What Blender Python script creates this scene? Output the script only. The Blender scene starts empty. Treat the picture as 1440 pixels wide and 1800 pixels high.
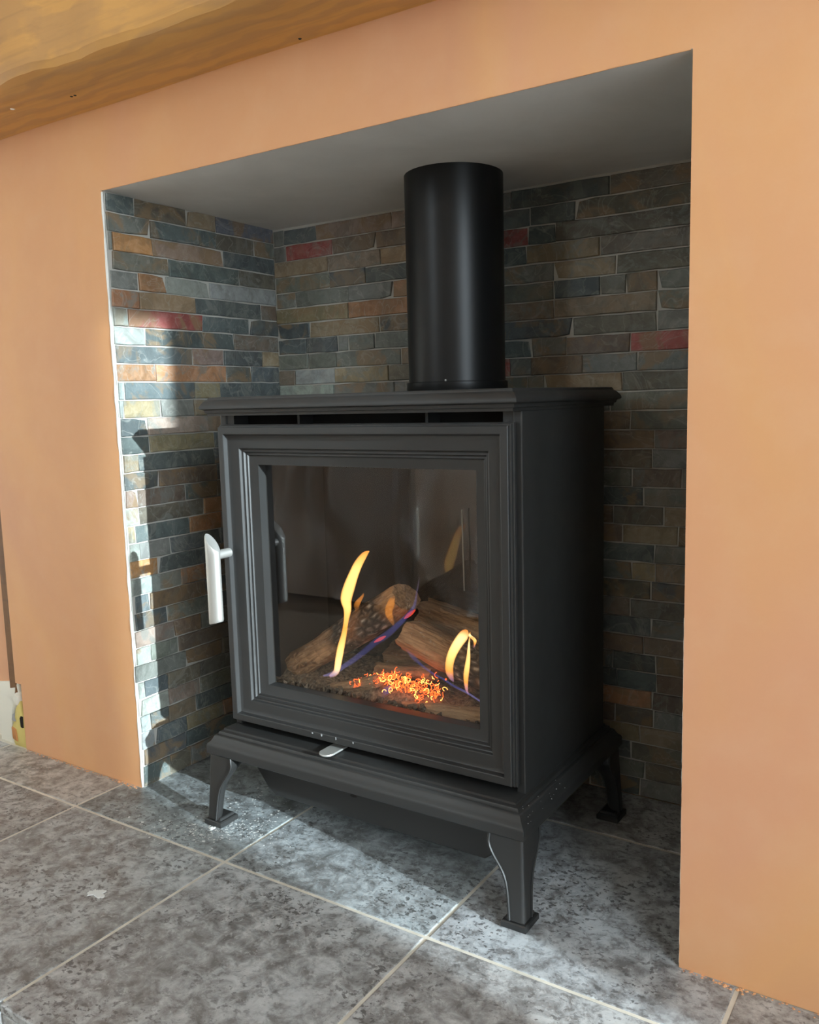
import bpy, bmesh, math, random
from mathutils import Vector, Matrix, Quaternion, noise

scene = bpy.context.scene
COL = scene.collection

# ------------------------------------------------------------------ camera
cam_data = bpy.data.cameras.new('camera')
cam_data.sensor_fit = 'VERTICAL'
cam_data.sensor_height = 36.0
cam_data.lens = 30.44
cam_data.clip_start = 0.02
cam = bpy.data.objects.new('camera', cam_data)
COL.objects.link(cam)
yaw, pitch, roll = 0.58318, -0.1290, -0.02627
fw = Vector((-math.sin(yaw) * math.cos(pitch), math.cos(yaw) * math.cos(pitch), math.sin(pitch)))
rt = Vector((math.cos(yaw), math.sin(yaw), 0))
up = rt.cross(fw)
r2 = rt * math.cos(roll) + up * math.sin(roll)
u2 = up * math.cos(roll) - rt * math.sin(roll)
cam.matrix_world = Matrix(((r2.x, u2.x, -fw.x, 1.1518), (r2.y, u2.y, -fw.y, -0.9045), (r2.z, u2.z, -fw.z, 0.6369), (0, 0, 0, 1)))
scene.camera = cam

# ------------------------------------------------------------------ sky, sun, exposure
world = bpy.data.worlds.new('sky')
scene.world = world
world.use_nodes = True
bg = world.node_tree.nodes['Background']
bg.inputs['Color'].default_value = (0.80, 0.92, 1.0, 1)
bg.inputs['Strength'].default_value = 9

sun_data = bpy.data.lights.new('sun', 'SUN')
sun_data.energy = 9
sun_data.angle = math.radians(0.7)
sun_data.color = (0.80, 0.94, 1.0)
sun = bpy.data.objects.new('sun', sun_data)
COL.objects.link(sun)
sun.location = (2.4, -0.5, 1.2)
sun.rotation_euler = Vector((-1, 0.2, -0.225)).to_track_quat('-Z', 'Y').to_euler()


def portal(name, loc, direction, sx, sz):
    d = bpy.data.lights.new(name, 'AREA')
    d.shape = 'RECTANGLE'
    d.size, d.size_y = sx, sz
    d.cycles.is_portal = True
    o = bpy.data.objects.new(name, d)
    o.location = loc
    o.rotation_euler = Vector(direction).to_track_quat('-Z', 'Z').to_euler()
    COL.objects.link(o)


# the two windows that light the room, and an added slot shaping the sun beam
RW = 2.6            # right wall
FW = -3.2           # front wall (behind the camera)
W1 = (-2.0, -0.90, 0.45, 2.15)      # right wall window: y0 y1 z0 z1
W2 = (-0.525, -0.41, 0.08, 1.365)   # unseen slot added in the right wall, sized to the sun beam
W3 = (-1.2, -0.7, 1.1, 2.1)        # front wall window: x0 x1 z0 z1
portal('window_light', (RW + .01, (W1[0] + W1[1]) / 2, (W1[2] + W1[3]) / 2), (-1, 0, 0), W1[1] - W1[0], W1[3] - W1[2])
portal('window_light', (RW + .01, (W2[0] + W2[1]) / 2, (W2[2] + W2[3]) / 2), (-1, 0, 0), W2[1] - W2[0], W2[3] - W2[2])  # sky portal in the added beam slot
portal('window_light', ((W3[0] + W3[1]) / 2, FW - .01, (W3[2] + W3[3]) / 2), (0, 1, 0), W3[1] - W3[0], W3[3] - W3[2])

scene.view_settings.view_transform = 'Standard'
scene.view_settings.look = 'None'
scene.view_settings.exposure = 0.28
scene.view_settings.gamma = 1
scene.view_settings.use_curve_mapping = False
scene.cycles.max_bounces = 10
scene.cycles.diffuse_bounces = 6
scene.cycles.transparent_max_bounces = 16

# ------------------------------------------------------------------ materials
class NT:
    def __init__(self, name):
        self.m = bpy.data.materials.new(name)
        self.m.use_nodes = True
        self.t = self.m.node_tree
        self.b = self.t.nodes['Principled BSDF']
        self.out = self.t.nodes['Material Output']

    def n(self, typ, **kw):
        x = self.t.nodes.new(typ)
        for k, v in kw.items():
            if k in x.inputs:
                x.inputs[k].default_value = v
            else:
                setattr(x, k, v)
        return x

    def l(self, a, b):
        self.t.links.new(a, b)

    def coord(self, out='Object', scale=(1, 1, 1), offset=None):
        tc = self.n('ShaderNodeTexCoord')
        mp = self.n('ShaderNodeMapping')
        mp.inputs['Scale'].default_value = scale
        self.l(tc.outputs[out], mp.inputs['Vector'])
        if offset is not None:
            self.l(offset, mp.inputs['Location'])
        return mp.outputs['Vector']

    def noise(self, vec, scale, detail=6, rough=.6, dist=0):
        x = self.n('ShaderNodeTexNoise')
        x.inputs['Scale'].default_value = scale
        x.inputs['Detail'].default_value = detail
        x.inputs['Roughness'].default_value = rough
        x.inputs['Distortion'].default_value = dist
        self.l(vec, x.inputs['Vector'])
        return x.outputs['Fac']

    def ramp(self, fac, stops):
        x = self.n('ShaderNodeValToRGB')
        e = x.color_ramp.elements
        while len(e) < len(stops):
            e.new(.5)
        for i, (p, c) in enumerate(stops):
            e[i].position = p
            if not isinstance(c, tuple):
                c = (c, c, c)
            e[i].color = (*c, 1)
        self.l(fac, x.inputs['Fac'])
        return x.outputs['Color']

    def mix(self, fac, a, b, blend='MIX'):
        x = self.n('ShaderNodeMix', data_type='RGBA', blend_type=blend)
        for s, v in ((x.inputs[0], fac), (x.inputs[6], a), (x.inputs[7], b)):
            if hasattr(v, 'links'):
                self.l(v, s)
            elif isinstance(v, tuple):
                s.default_value = (*v, 1)
            else:
                s.default_value = v
        return x.outputs[2]

    def bump(self, h, strength=.3, dist=.002):
        x = self.n('ShaderNodeBump')
        x.inputs['Strength'].default_value = strength
        x.inputs['Distance'].default_value = dist
        self.l(h, x.inputs['Height'])
        self.l(x.outputs['Normal'], self.b.inputs['Normal'])

    def done(self, color=None, rough=.5, metal=0, spec=None):
        if color is not None:
            if hasattr(color, 'links'):
                self.l(color, self.b.inputs['Base Color'])
            else:
                self.b.inputs['Base Color'].default_value = (*color, 1)
        if hasattr(rough, 'links'):
            self.l(rough, self.b.inputs['Roughness'])
        else:
            self.b.inputs['Roughness'].default_value = rough
        self.b.inputs['Metallic'].default_value = metal
        if spec is not None:
            self.b.inputs['Specular IOR Level'].default_value = spec
        return self.m


def plain(name, c, rough=.6, metal=0, spec=None):
    return NT(name).done(c, rough, metal, spec)


def mat_plaster():
    t = NT('pink_plaster')
    v = t.coord('Object')
    vs = t.coord('Object', (1, 1, .45))
    a = t.noise(vs, 2.2, 4, .5, .6)
    b = t.noise(v, 14, 5, .6)
    c1 = t.ramp(a, [(.34, (.61, .30, .160)), (.5, (.69, .355, .158)), (.64, (.67, .335, .185))])
    c2 = t.mix(t.ramp(b, [(.45, 0.0), (.75, .22)]), c1, (.73, .46, .28))
    t.bump(t.noise(v, 30, 4, .5), .12, .002)
    return t.done(c2, t.ramp(b, [(.3, .55), (.8, .72)]))


def mat_wood(name, c0, c1, c2, axis_scale=(1, 1, 1), ring=14):
    t = NT(name)
    v = t.coord('Object', axis_scale)
    n1 = t.noise(v, 2.4, 5, .55, .9)
    w = t.n('ShaderNodeTexWave', wave_type='BANDS', bands_direction='Y')
    w.inputs['Scale'].default_value = ring
    w.inputs['Distortion'].default_value = 9
    w.inputs['Detail'].default_value = 4
    w.inputs['Detail Scale'].default_value = 1.6
    t.l(v, w.inputs['Vector'])
    fine = t.noise(t.coord('Object', (axis_scale[0] * 3, 90, 90)), 1.0, 4, .6)
    col = t.mix(t.ramp(n1, [(.3, 0.0), (.7, 1.0)]), c0, c1)
    col = t.mix(t.ramp(w.outputs['Fac'], [(.3, 0.0), (.85, .5)]), col, c2)
    col = t.mix(t.ramp(fine, [(.5, 0.0), (.75, .35)]), col, tuple(x * .6 for x in c2))
    t.bump(w.outputs['Fac'], .15, .002)
    return t.done(col, .62)


def mat_slate():
    t = NT('riven_slate')
    oi = t.n('ShaderNodeObjectInfo')
    off = t.n('ShaderNodeVectorMath', operation='SCALE')
    off.inputs['Scale'].default_value = 37.0
    cmb = t.n('ShaderNodeCombineXYZ')
    for k in range(3):
        t.l(oi.outputs['Random'], cmb.inputs[k])
    t.l(cmb.outputs[0], off.inputs[0])
    v = t.coord('Object', (1, 1, 1), off.outputs[0])
    big = t.noise(v, 17, 5, .6, 1.2)
    mid = t.noise(v, 60, 6, .65, .5)
    fine = t.noise(v, 240, 4, .7)
    base = oi.outputs['Color']
    hsv = t.n('ShaderNodeHueSaturation')
    t.l(base, hsv.inputs['Color'])
    hsv.inputs['Saturation'].default_value = .8
    hsv.inputs['Value'].default_value = 1.45
    dk = t.n('ShaderNodeHueSaturation')
    t.l(base, dk.inputs['Color'])
    dk.inputs['Value'].default_value = .6
    c = t.mix(t.ramp(mid, [(.40, 0.0), (.64, .6)]), base, hsv.outputs[0])
    c = t.mix(t.ramp(big, [(.51, 0.0), (.58, .5)]), c, dk.outputs[0])
    # rust and ochre blooms, only on some pieces
    rnd = t.n('ShaderNodeMath', operation='FRACT')
    m7 = t.n('ShaderNodeMath', operation='MULTIPLY')
    m7.inputs[1].default_value = 7.31
    t.l(oi.outputs['Random'], m7.inputs[0])
    t.l(m7.outputs[0], rnd.inputs[0])
    bloom = t.n('ShaderNodeMath', operation='MULTIPLY')
    t.l(t.ramp(rnd.outputs[0], [(.35, 0.0), (.7, .75)]), bloom.inputs[0])
    t.l(t.ramp(t.noise(v, 19, 5, .6, 1.0), [(.48, 0.0), (.58, 1.0)]), bloom.inputs[1])
    c = t.mix(bloom.outputs[0], c, (.23, .155, .085))
    bloom2 = t.n('ShaderNodeMath', operation='MULTIPLY')
    t.l(t.ramp(rnd.outputs[0], [(.3, .7), (.6, 0.0)]), bloom2.inputs[0])
    t.l(t.ramp(t.noise(v, 25, 6, .65, 1.4), [(.50, 0.0), (.60, 1.0)]), bloom2.inputs[1])
    c = t.mix(bloom2.outputs[0], c, (.185, .195, .175))
    # grout haze left on the face, thin pale veins
    c = t.mix(t.ramp(t.noise(v, 40, 7, .75, 2.6), [(.59, 0.0), (.71, .33)]), c, (.40, .41, .38))
    vein = t.noise(v, 11, 3, .5, 2.0)
    c = t.mix(t.ramp(vein, [(.485, 0.0), (.5, .3), (.515, 0.0)]), c, (.38, .38, .34))
    add = t.n('ShaderNodeMath', operation='ADD')
    t.l(big, add.inputs[0])
    sc = t.n('ShaderNodeMath', operation='MULTIPLY')
    sc.inputs[1].default_value = .5
    t.l(fine, sc.inputs[0])
    t.l(sc.outputs[0], add.inputs[1])
    t.bump(add.outputs[0], .5, .003)
    return t.done(c, .58, 0, .45)


def mat_floor_tile():
    t = NT('stone_effect_tile')
    oi = t.n('ShaderNodeObjectInfo')
    cmb = t.n('ShaderNodeCombineXYZ')
    sc = t.n('ShaderNodeMath', operation='MULTIPLY')
    sc.inputs[1].default_value = 23.0
    t.l(oi.outputs['Random'], sc.inputs[0])
    for k in range(3):
        t.l(sc.outputs[0], cmb.inputs[k])
    v = t.coord('Object', (1, 1, 1), cmb.outputs[0])
    big = t.noise(v, 6.5, 5, .6, .6)
    med = t.noise(v, 42, 7, .7, .4)
    spk = t.noise(t.coord('Object', (1, 1.25, 1), cmb.outputs[0]), 125, 5, .62, .25)
    wht = t.noise(v, 120, 6, .7, .6)
    c = t.ramp(big, [(.32, (.23, .23, .228)), (.5, (.345, .352, .352)), (.66, (.45, .475, .485))])
    c = t.mix(t.ramp(med, [(.38, .7), (.52, 0.0)]), c, (.105, .096, .088))
    c = t.mix(t.ramp(med, [(.52, 0.0), (.66, .75)]), c, (.54, .56, .56))
    m = t.n('ShaderNodeMath', operation='MULTIPLY')
    t.l(t.ramp(spk, [(.545, 0.0), (.60, .85)]), m.inputs[0])
    t.l(t.ramp(t.noise(v, 8, 4, .6, .4), [(.40, .15), (.58, 1.0)]), m.inputs[1])
    c = t.mix(m.outputs[0], c, (.085, .080, .078))
    c = t.mix(t.ramp(wht, [(.58, 0.0), (.66, .6)]), c, (.52, .535, .53))
    c = t.mix(.85, c, oi.outputs['Color'], 'MULTIPLY')
    t.bump(spk, .25, -.0012)
    return t.done(c, t.ramp(med, [(.3, .36), (.7, .55)]), 0, .5)


def mat_log(name, c0, c1, char=True):
    t = NT(name)
    v = t.coord('Object', (1, 1, 1))
    g = t.n('ShaderNodeTexCoord')
    sep = t.n('ShaderNodeSeparateXYZ')
    t.l(g.outputs['Generated'], sep.inputs[0])
    fib = t.noise(t.coord('Object', (1, 1, .1)), 150, 5, .65, .3)
    c = t.mix(t.ramp(fib, [(.38, 0.0), (.62, 1.0)]), c0, c1)
    vor = t.n('ShaderNodeTexVoronoi', feature='DISTANCE_TO_EDGE')
    vor.inputs['Scale'].default_value = 105
    t.l(t.coord('Object', (1, 1, .6)), vor.inputs['Vector'])
    if char:
        patch = t.n('ShaderNodeMath', operation='MULTIPLY')
        t.l(t.ramp(sep.outputs[2], [(.34, 0.0), (.46, 1.0), (.82, 1.0), (.92, .2)]), patch.inputs[0])
        t.l(t.ramp(t.noise(v, 18, 3, .5), [(.35, .55), (.5, 1.0)]), patch.inputs[1])
        crackle = t.ramp(vor.outputs['Distance'], [(.0, (.03, .022, .018)), (.16, (.07, .055, .045)), (.30, (.16, .13, .11)), (.42, (.42, .38, .33))])
        c = t.mix(patch.outputs[0], c, crackle)
    wh = t.noise(v, 190, 4, .6)
    c = t.mix(t.ramp(wh, [(.62, 0.0), (.70, .55)]), c, (.46, .40, .33))
    add = t.n('ShaderNodeMath', operation='ADD')
    t.l(vor.outputs['Distance'], add.inputs[0])
    t.l(fib, add.inputs[1])
    t.bump(add.outputs[0], 1.0, .005)
    return t.done(c, .85, 0, .2)


def mat_flame(name, stops, strength, soft=1.3, density=1.0, edge=(.95, .30, .04)):
    """hot gas: glows, lets what is behind show through, thins out towards its edge"""
    t = NT(name)
    t.t.nodes.remove(t.b)
    g = t.n('ShaderNodeTexCoord')
    sep = t.n('ShaderNodeSeparateXYZ')
    t.l(g.outputs['Generated'], sep.inputs[0])
    core = t.ramp(sep.outputs[2], [(p, c) for p, c, a in stops])
    al = t.ramp(sep.outputs[2], [(p, a * density) for p, c, a in stops])
    lw = t.n('ShaderNodeLayerWeight')
    lw.inputs['Blend'].default_value = .5
    inv = t.n('ShaderNodeMath', operation='SUBTRACT')
    inv.inputs[0].default_value = 1
    t.l(lw.outputs['Facing'], inv.inputs[1])
    col = t.mix(t.ramp(inv.outputs[0], [(.15, 1.0), (.85, 0.0)]), core, edge)
    pw = t.n('ShaderNodeMath', operation='POWER')
    pw.inputs[1].default_value = soft
    t.l(inv.outputs[0], pw.inputs[0])
    ml = t.n('ShaderNodeMath', operation='MULTIPLY')
    t.l(pw.outputs[0], ml.inputs[0])
    t.l(al, ml.inputs[1])
    em = t.n('ShaderNodeEmission')
    em.inputs['Strength'].default_value = strength
    t.l(col, em.inputs['Color'])
    tr = t.n('ShaderNodeBsdfTransparent')
    mx = t.n('ShaderNodeMixShader')
    t.l(ml.outputs[0], mx.inputs[0])
    t.l(tr.outputs[0], mx.inputs[1])
    t.l(em.outputs[0], mx.inputs[2])
    t.l(mx.outputs[0], t.out.inputs['Surface'])
    return t.m


def mat_glass():
    t = NT('door_glass')
    t.t.nodes.remove(t.b)
    fr = t.n('ShaderNodeFresnel')
    fr.inputs['IOR'].default_value = 1.75
    geo = t.n('ShaderNodeNewGeometry')
    front = t.n('ShaderNodeMath', operation='SUBTRACT')
    front.inputs[0].default_value = 1
    t.l(geo.outputs['Backfacing'], front.inputs[1])
    once = t.n('ShaderNodeMath', operation='MULTIPLY')
    t.l(fr.outputs[0], once.inputs[0])
    t.l(front.outputs[0], once.inputs[1])
    gl = t.n('ShaderNodeBsdfGlossy')
    gl.inputs['Roughness'].default_value = .004
    tr = t.n('ShaderNodeBsdfTransparent')
    tr.inputs['Color'].default_value = (.96, .95, .93, 1)
    mx = t.n('ShaderNodeMixShader')
    t.l(once.outputs[0], mx.inputs[0])
    t.l(tr.outputs[0], mx.inputs[1])
    t.l(gl.outputs[0], mx.inputs[2])
    t.l(mx.outputs[0], t.out.inputs['Surface'])
    return t.m


def mat_glow(name, c, s):
    t = NT(name)
    t.b.inputs['Emission Color'].default_value = (*c, 1)
    t.b.inputs['Emission Strength'].default_value = s
    return t.done((.2, .08, .04), .8)


def mat_stove():
    t = NT('black_stove_paint')
    v = t.coord('Object')
    t.bump(t.noise(v, 900, 2, .5), .06, .0005)
    return t.done((.020, .020, .0195), t.ramp(t.noise(v, 12, 4, .6), [(.3, .40), (.7, .5)]), 0, .5)


def mat_soffit():
    t = NT('cement_board')
    v = t.coord('Object')
    a = t.noise(v, 6, 5, .6, .5)
    c = t.ramp(a, [(.3, (.66, .65, .63)), (.7, (.77, .76, .74))])
    c = t.mix(t.ramp(t.noise(v, 30, 5, .7), [(.7, 0.0), (.75, .5)]), c, (.2, .18, .16))
    return t.done(c, .8)


def mat_grout():
    t = NT('tile_grout')
    v = t.coord('Object')
    c = t.ramp(t.noise(v, 25, 5, .6), [(.3, (.50, .47, .40)), (.7, (.68, .64, .55))])
    return t.done(c, .9)


M = dict(
    plaster=mat_plaster(), slate=mat_slate(), tile=mat_floor_tile(), grout=mat_grout(), soffit=mat_soffit(),
    wall_grout=plain('slate_grout', (.46, .45, .41), .9),
    oak=mat_wood('oak_beam', (.68, .36, .095), (.55, .28, .085), (.43, .235, .095), (.35, 1, 1), 10),
    batten=mat_wood('stained_batten', (.15, .062, .018), (.18, .08, .025), (.10, .04, .014), (1, 1, .3), 20),
    stove=mat_stove(), pipe=plain('flue_paint', (.006, .006, .006), .36, 0, .3),
    inner=plain('firebox_black', (.012, .011, .011), .5),
    mirror=plain('black_ceramic_glass', (.006, .006, .006), .06, 0, .7),
    chrome=plain('brushed_steel', (.50, .50, .475), .45, .7),
    glass=mat_glass(), white=plain('white_bead', (.78, .78, .74), .6),
    room=plain('room_paint', (.72, .68, .62), .8), boards=plain('room_floor', (.30, .24, .18), .6),
    frame=plain('window_frame_white', (.8, .8, .8), .4),
    log=mat_log('ceramic_log', (.58, .33, .17), (.28, .145, .072)),
    log_plain=mat_log('ceramic_log_pale', (.48, .31, .18), (.24, .145, .085), False),
    ash=mat_log('ash_bed', (.36, .26, .17), (.12, .085, .06), False),
    bark=mat_log('charred_bark', (.06, .045, .035), (.16, .12, .085), False),
    ember=mat_glow('glowing_strand', (1.0, .095, .012), 3.0),
    ember_hot=mat_glow('hot_glowing_strand', (1.0, .36, .07), 5.0),
    coal=mat_glow('red_hot_patch', (1.0, .045, .02), .55),
    dust=plain('plaster_dust', (.68, .70, .68), .9),
    old_white=plain('old_white_plaster', (.75, .72, .62), .85),
    old_yellow=plain('old_yellow_plaster', (.62, .50, .16), .85),
    old_brick=plain('old_orange_brick', (.55, .24, .08), .85),
    sheet=plain('grey_dust_sheet', (.80, .78, .75), .9),
    dark=plain('dark_hole', (.01, .008, .006), .9),
    mark=plain('pale_mark', (.30, .30, .30), .5),
)
Y_, O_, W_ = (1.0, .62, .19), (1.0, .36, .06), (1.0, .74, .34)
B_ = (.14, .16, .60)
M['flame'] = mat_flame('yellow_flame', [(0, (.35, .25, .6), .15), (.08, W_, .8), (.25, Y_, .95), (.40, O_, .85), (.58, Y_, .9), (.85, Y_, 1), (1, O_, .5)], 1.8, 1.35)
M['flame_bright'] = mat_flame('bright_flame', [(0, (.4, .25, .6), .1), (.2, O_, .5), (.5, Y_, .8), (.85, W_, 1), (1, O_, .6)], 1.8, 1.35)
M['flame_faint'] = mat_flame('faint_orange_flame', [(0, O_, .05), (.4, O_, .30), (.8, O_, .28), (1, O_, .05)], 1.8 * .6, 1.5)
M['flame_blue'] = mat_flame('blue_gas_flame', [(0, (.45, .4, .9), .36), (.3, B_, .27), (.7, B_, .27), (.85, (.4, .3, .6), .16), (1, (.5, .4, .6), .08)], .55, 1.6, 1.0, (.10, .09, .35))


# ------------------------------------------------------------------ mesh helpers
class MB:
    def __init__(self):
        self.v, self.f = [], []

    def add(self, vs, fs):
        o = len(self.v)
        self.v += [tuple(p) for p in vs]
        self.f += [tuple(i + o for i in f) for f in fs]
        return self

    def box(self, x0, x1, y0, y1, z0, z1):
        return self.add([(x0, y0, z0), (x1, y0, z0), (x1, y1, z0), (x0, y1, z0), (x0, y0, z1), (x1, y0, z1), (x1, y1, z1), (x0, y1, z1)],
                        [(0, 3, 2, 1), (4, 5, 6, 7), (0, 1, 5, 4), (1, 2, 6, 5), (2, 3, 7, 6), (3, 0, 4, 7)])

    def rings(self, rings, close=True, cap0=False, cap1=False):
        n = len(rings[0])
        vs = [p for r in rings for p in r]
        fs = []
        for i in range(len(rings) - 1):
            for j in range(n if close else n - 1):
                k = (j + 1) % n
                fs.append((i * n + j, i * n + k, (i + 1) * n + k, (i + 1) * n + j))
        if cap0:
            fs.append(tuple(range(n - 1, -1, -1)))
        if cap1:
            fs.append(tuple((len(rings) - 1) * n + j for j in range(n)))
        return self.add(vs, fs)

    def tube(self, pts, r, n=8, cap=True):
        pts = [Vector(p) for p in pts]
        rr = r if isinstance(r, (list, tuple)) else [r] * len(pts)
        rings = []
        ref = None
        for i, p in enumerate(pts):
            d = (pts[min(i + 1, len(pts) - 1)] - pts[max(i - 1, 0)]).normalized()
            if ref is None:
                ref = Vector((0, 0, 1)) if abs(d.z) < .9 else Vector((0, 1, 0))
            a = d.cross(ref).normalized()
            b = d.cross(a).normalized()
            ref = -b if False else ref
            rings.append([p + (a * math.cos(t) + b * math.sin(t)) * rr[i] for t in [2 * math.pi * k / n for k in range(n)]])
        return self.rings(rings, True, cap, cap)

    def lathe(self, prof, cx, cy, n=48, cap0=True, cap1=True):
        return self.rings([[(cx + r * math.cos(2 * math.pi * k / n), cy + r * math.sin(2 * math.pi * k / n), z) for k in range(n)] for r, z in prof], True, cap0, cap1)

    def build(self, name, mat, parent=None, smooth=None, loc=(0, 0, 0)):
        me = bpy.data.meshes.new(name)
        me.from_pydata([(p[0] - loc[0], p[1] - loc[1], p[2] - loc[2]) for p in self.v], [], self.f)
        me.materials.append(mat)
        bm = bmesh.new()
        bm.from_mesh(me)
        bmesh.ops.recalc_face_normals(bm, faces=bm.faces)
        bm.to_mesh(me)
        bm.free()
        if smooth:
            me.polygons.foreach_set('use_smooth', [True] * len(me.polygons))
            me.set_sharp_from_angle(angle=math.radians(smooth))
        o = bpy.data.objects.new(name, me)
        COL.objects.link(o)
        o.location = loc
        if parent is not None:
            o.parent = parent
            pl = parent
            while pl is not None:        # parents are only translated, keep world placement
                o.location = Vector(o.location) - Vector(pl.location)
                pl = pl.parent
        return o


def box(name, mat, x0, x1, y0, y1, z0, z1, parent=None):
    return MB().box(x0, x1, y0, y1, z0, z1).build(name, mat, parent)


def bevel(o, w, seg=2):
    m = o.modifiers.new('soft_edge', 'BEVEL')
    m.width = w
    m.segments = seg
    m.limit_method = 'ANGLE'
    return o


def empty(name, loc):
    o = bpy.data.objects.new(name, None)
    o.empty_display_size = .05
    o.location = loc
    COL.objects.link(o)
    return o


def tag(o, label, cat, group=None):
    o['label'] = label
    o['category'] = cat
    if group:
        o['group'] = group
    return o


def struct(o):
    o['kind'] = 'structure'
    return o


# ------------------------------------------------------------------ the room shell
W, H, D = 0.900, 0.9687, 0.3877
HB = 0.9640                      # soffit at the back wall
m = MB()
m.box(-1.8, -.345, .40, .46, -.1, 2.4)
struct(m.build('wall_alcove', M['plaster']))
m = MB()
m.box(-.345, 0, .0, .46, .127, H + .0004).box(0 - .327, 0, .0, .46, 0, .127)
m.box(W, RW, 0, .012, 0, H + .0004).box(W + .014, RW, .012, .46, 0, H + .0004)
m.box(-.345, RW, 0, .46, H + .0004, 2.4)
m.box(0, W + .014, D + .006, .46, -.1, H + .006)
breast = struct(m.build('wall_back', M['plaster']))
m = MB()
for a, b, c, d in ((FW, W1[0], -.1, 2.4), (W1[1], W2[0], -.1, 2.4), (W2[1], .46, -.1, 2.4), (W1[0], W1[1], -.1, W1[2]), (W1[0], W1[1], W1[3], 2.4), (W2[0], W2[1], -.1, W2[2]), (W2[0], W2[1], W2[3], 2.4)):
    m.box(RW, RW + .03, a, b, c, d)
struct(m.build('wall_right', M['room']))
m = MB()
for a, b, c, d in ((-1.8, W3[0], -.1, 2.4), (W3[1], RW, -.1, 2.4), (W3[0], W3[1], -.1, W3[2]), (W3[0], W3[1], W3[3], 2.4)):
    m.box(a, b, FW - .1, FW, c, d)
struct(m.build('wall_front', M['room']))
struct(box('wall_left', M['room'], -1.86, -1.8, FW, .46, -.1, 2.4))
struct(box('ceiling', M['room'], -1.86, RW + .06, FW - .1, .46, 2.4, 2.46))
struct(box('floor', M['boards'], -1.86, RW + .06, FW - .1, .46, -.16, -.1))

# broken corner low on the left, with the old wall showing
rnd = random.Random(3)


def lump(name, mat, pts, y0, y1, parent, seed=0):
    """irregular slab: outline in x/z, y0 front, y1 back"""
    r = random.Random(seed)
    front = [(x + r.uniform(-.002, .002), y0 + r.uniform(0, .004), z + r.uniform(-.002, .002)) for x, z in pts]
    back = [(x, y1, z) for x, z in pts]
    cx = sum(p[0] for p in pts) / len(pts)
    cz = sum(p[1] for p in pts) / len(pts)
    inner = [(cx + (x - cx) * .7, y0 - .004 + r.uniform(0, .003), cz + (z - cz) * .75) for x, y, z in front]
    return MB().rings([back, front, inner], True, True, True).build(name, mat, parent, smooth=50)


patch = struct(MB().box(-.46, -.327, .02, .40, -.1, .127).build('wall_patch', M['old_white']))
lump('old_plaster', M['old_white'], [(-.42, -.002), (-.372, -.002), (-.369, .04), (-.362, .07), (-.350, .098), (-.343, .128), (-.42, .118)], .005, .03, patch, 1)
lump('old_plaster', M['old_yellow'], [(-.371, -.002), (-.324, -.002), (-.329, .03), (-.333, .06), (-.341, .092), (-.350, .086), (-.358, .06), (-.367, .04)], .0015, .03, patch, 2)
lump('brick', M['old_brick'], [(-.367, .012), (-.350, .010), (-.349, .038), (-.364, .042)], -.001, .03, patch, 3)
lump('old_plaster', M['old_white'], [(-.349, .082), (-.341, .084), (-.340, .102), (-.347, .108), (-.352, .098)], -.001, .03, patch, 4)
lump('old_plaster', M['mark'], [(-.364, .050), (-.352, .048), (-.353, .066), (-.360, .066)], -.001, .02, patch, 5)
lump('old_plaster', M['dark'], [(-.337, .042), (-.331, .040), (-.334, .062), (-.338, .062)], -.001, .03, patch, 6)
struct(bevel(box('trim_1', M['batten'], -.3675, -.3475, .002, .05, .104, 1.09), .001))
struct(box('trim_2', M['plaster'], -.50, -.368, .010, .05, .1, 1.09))

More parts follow.
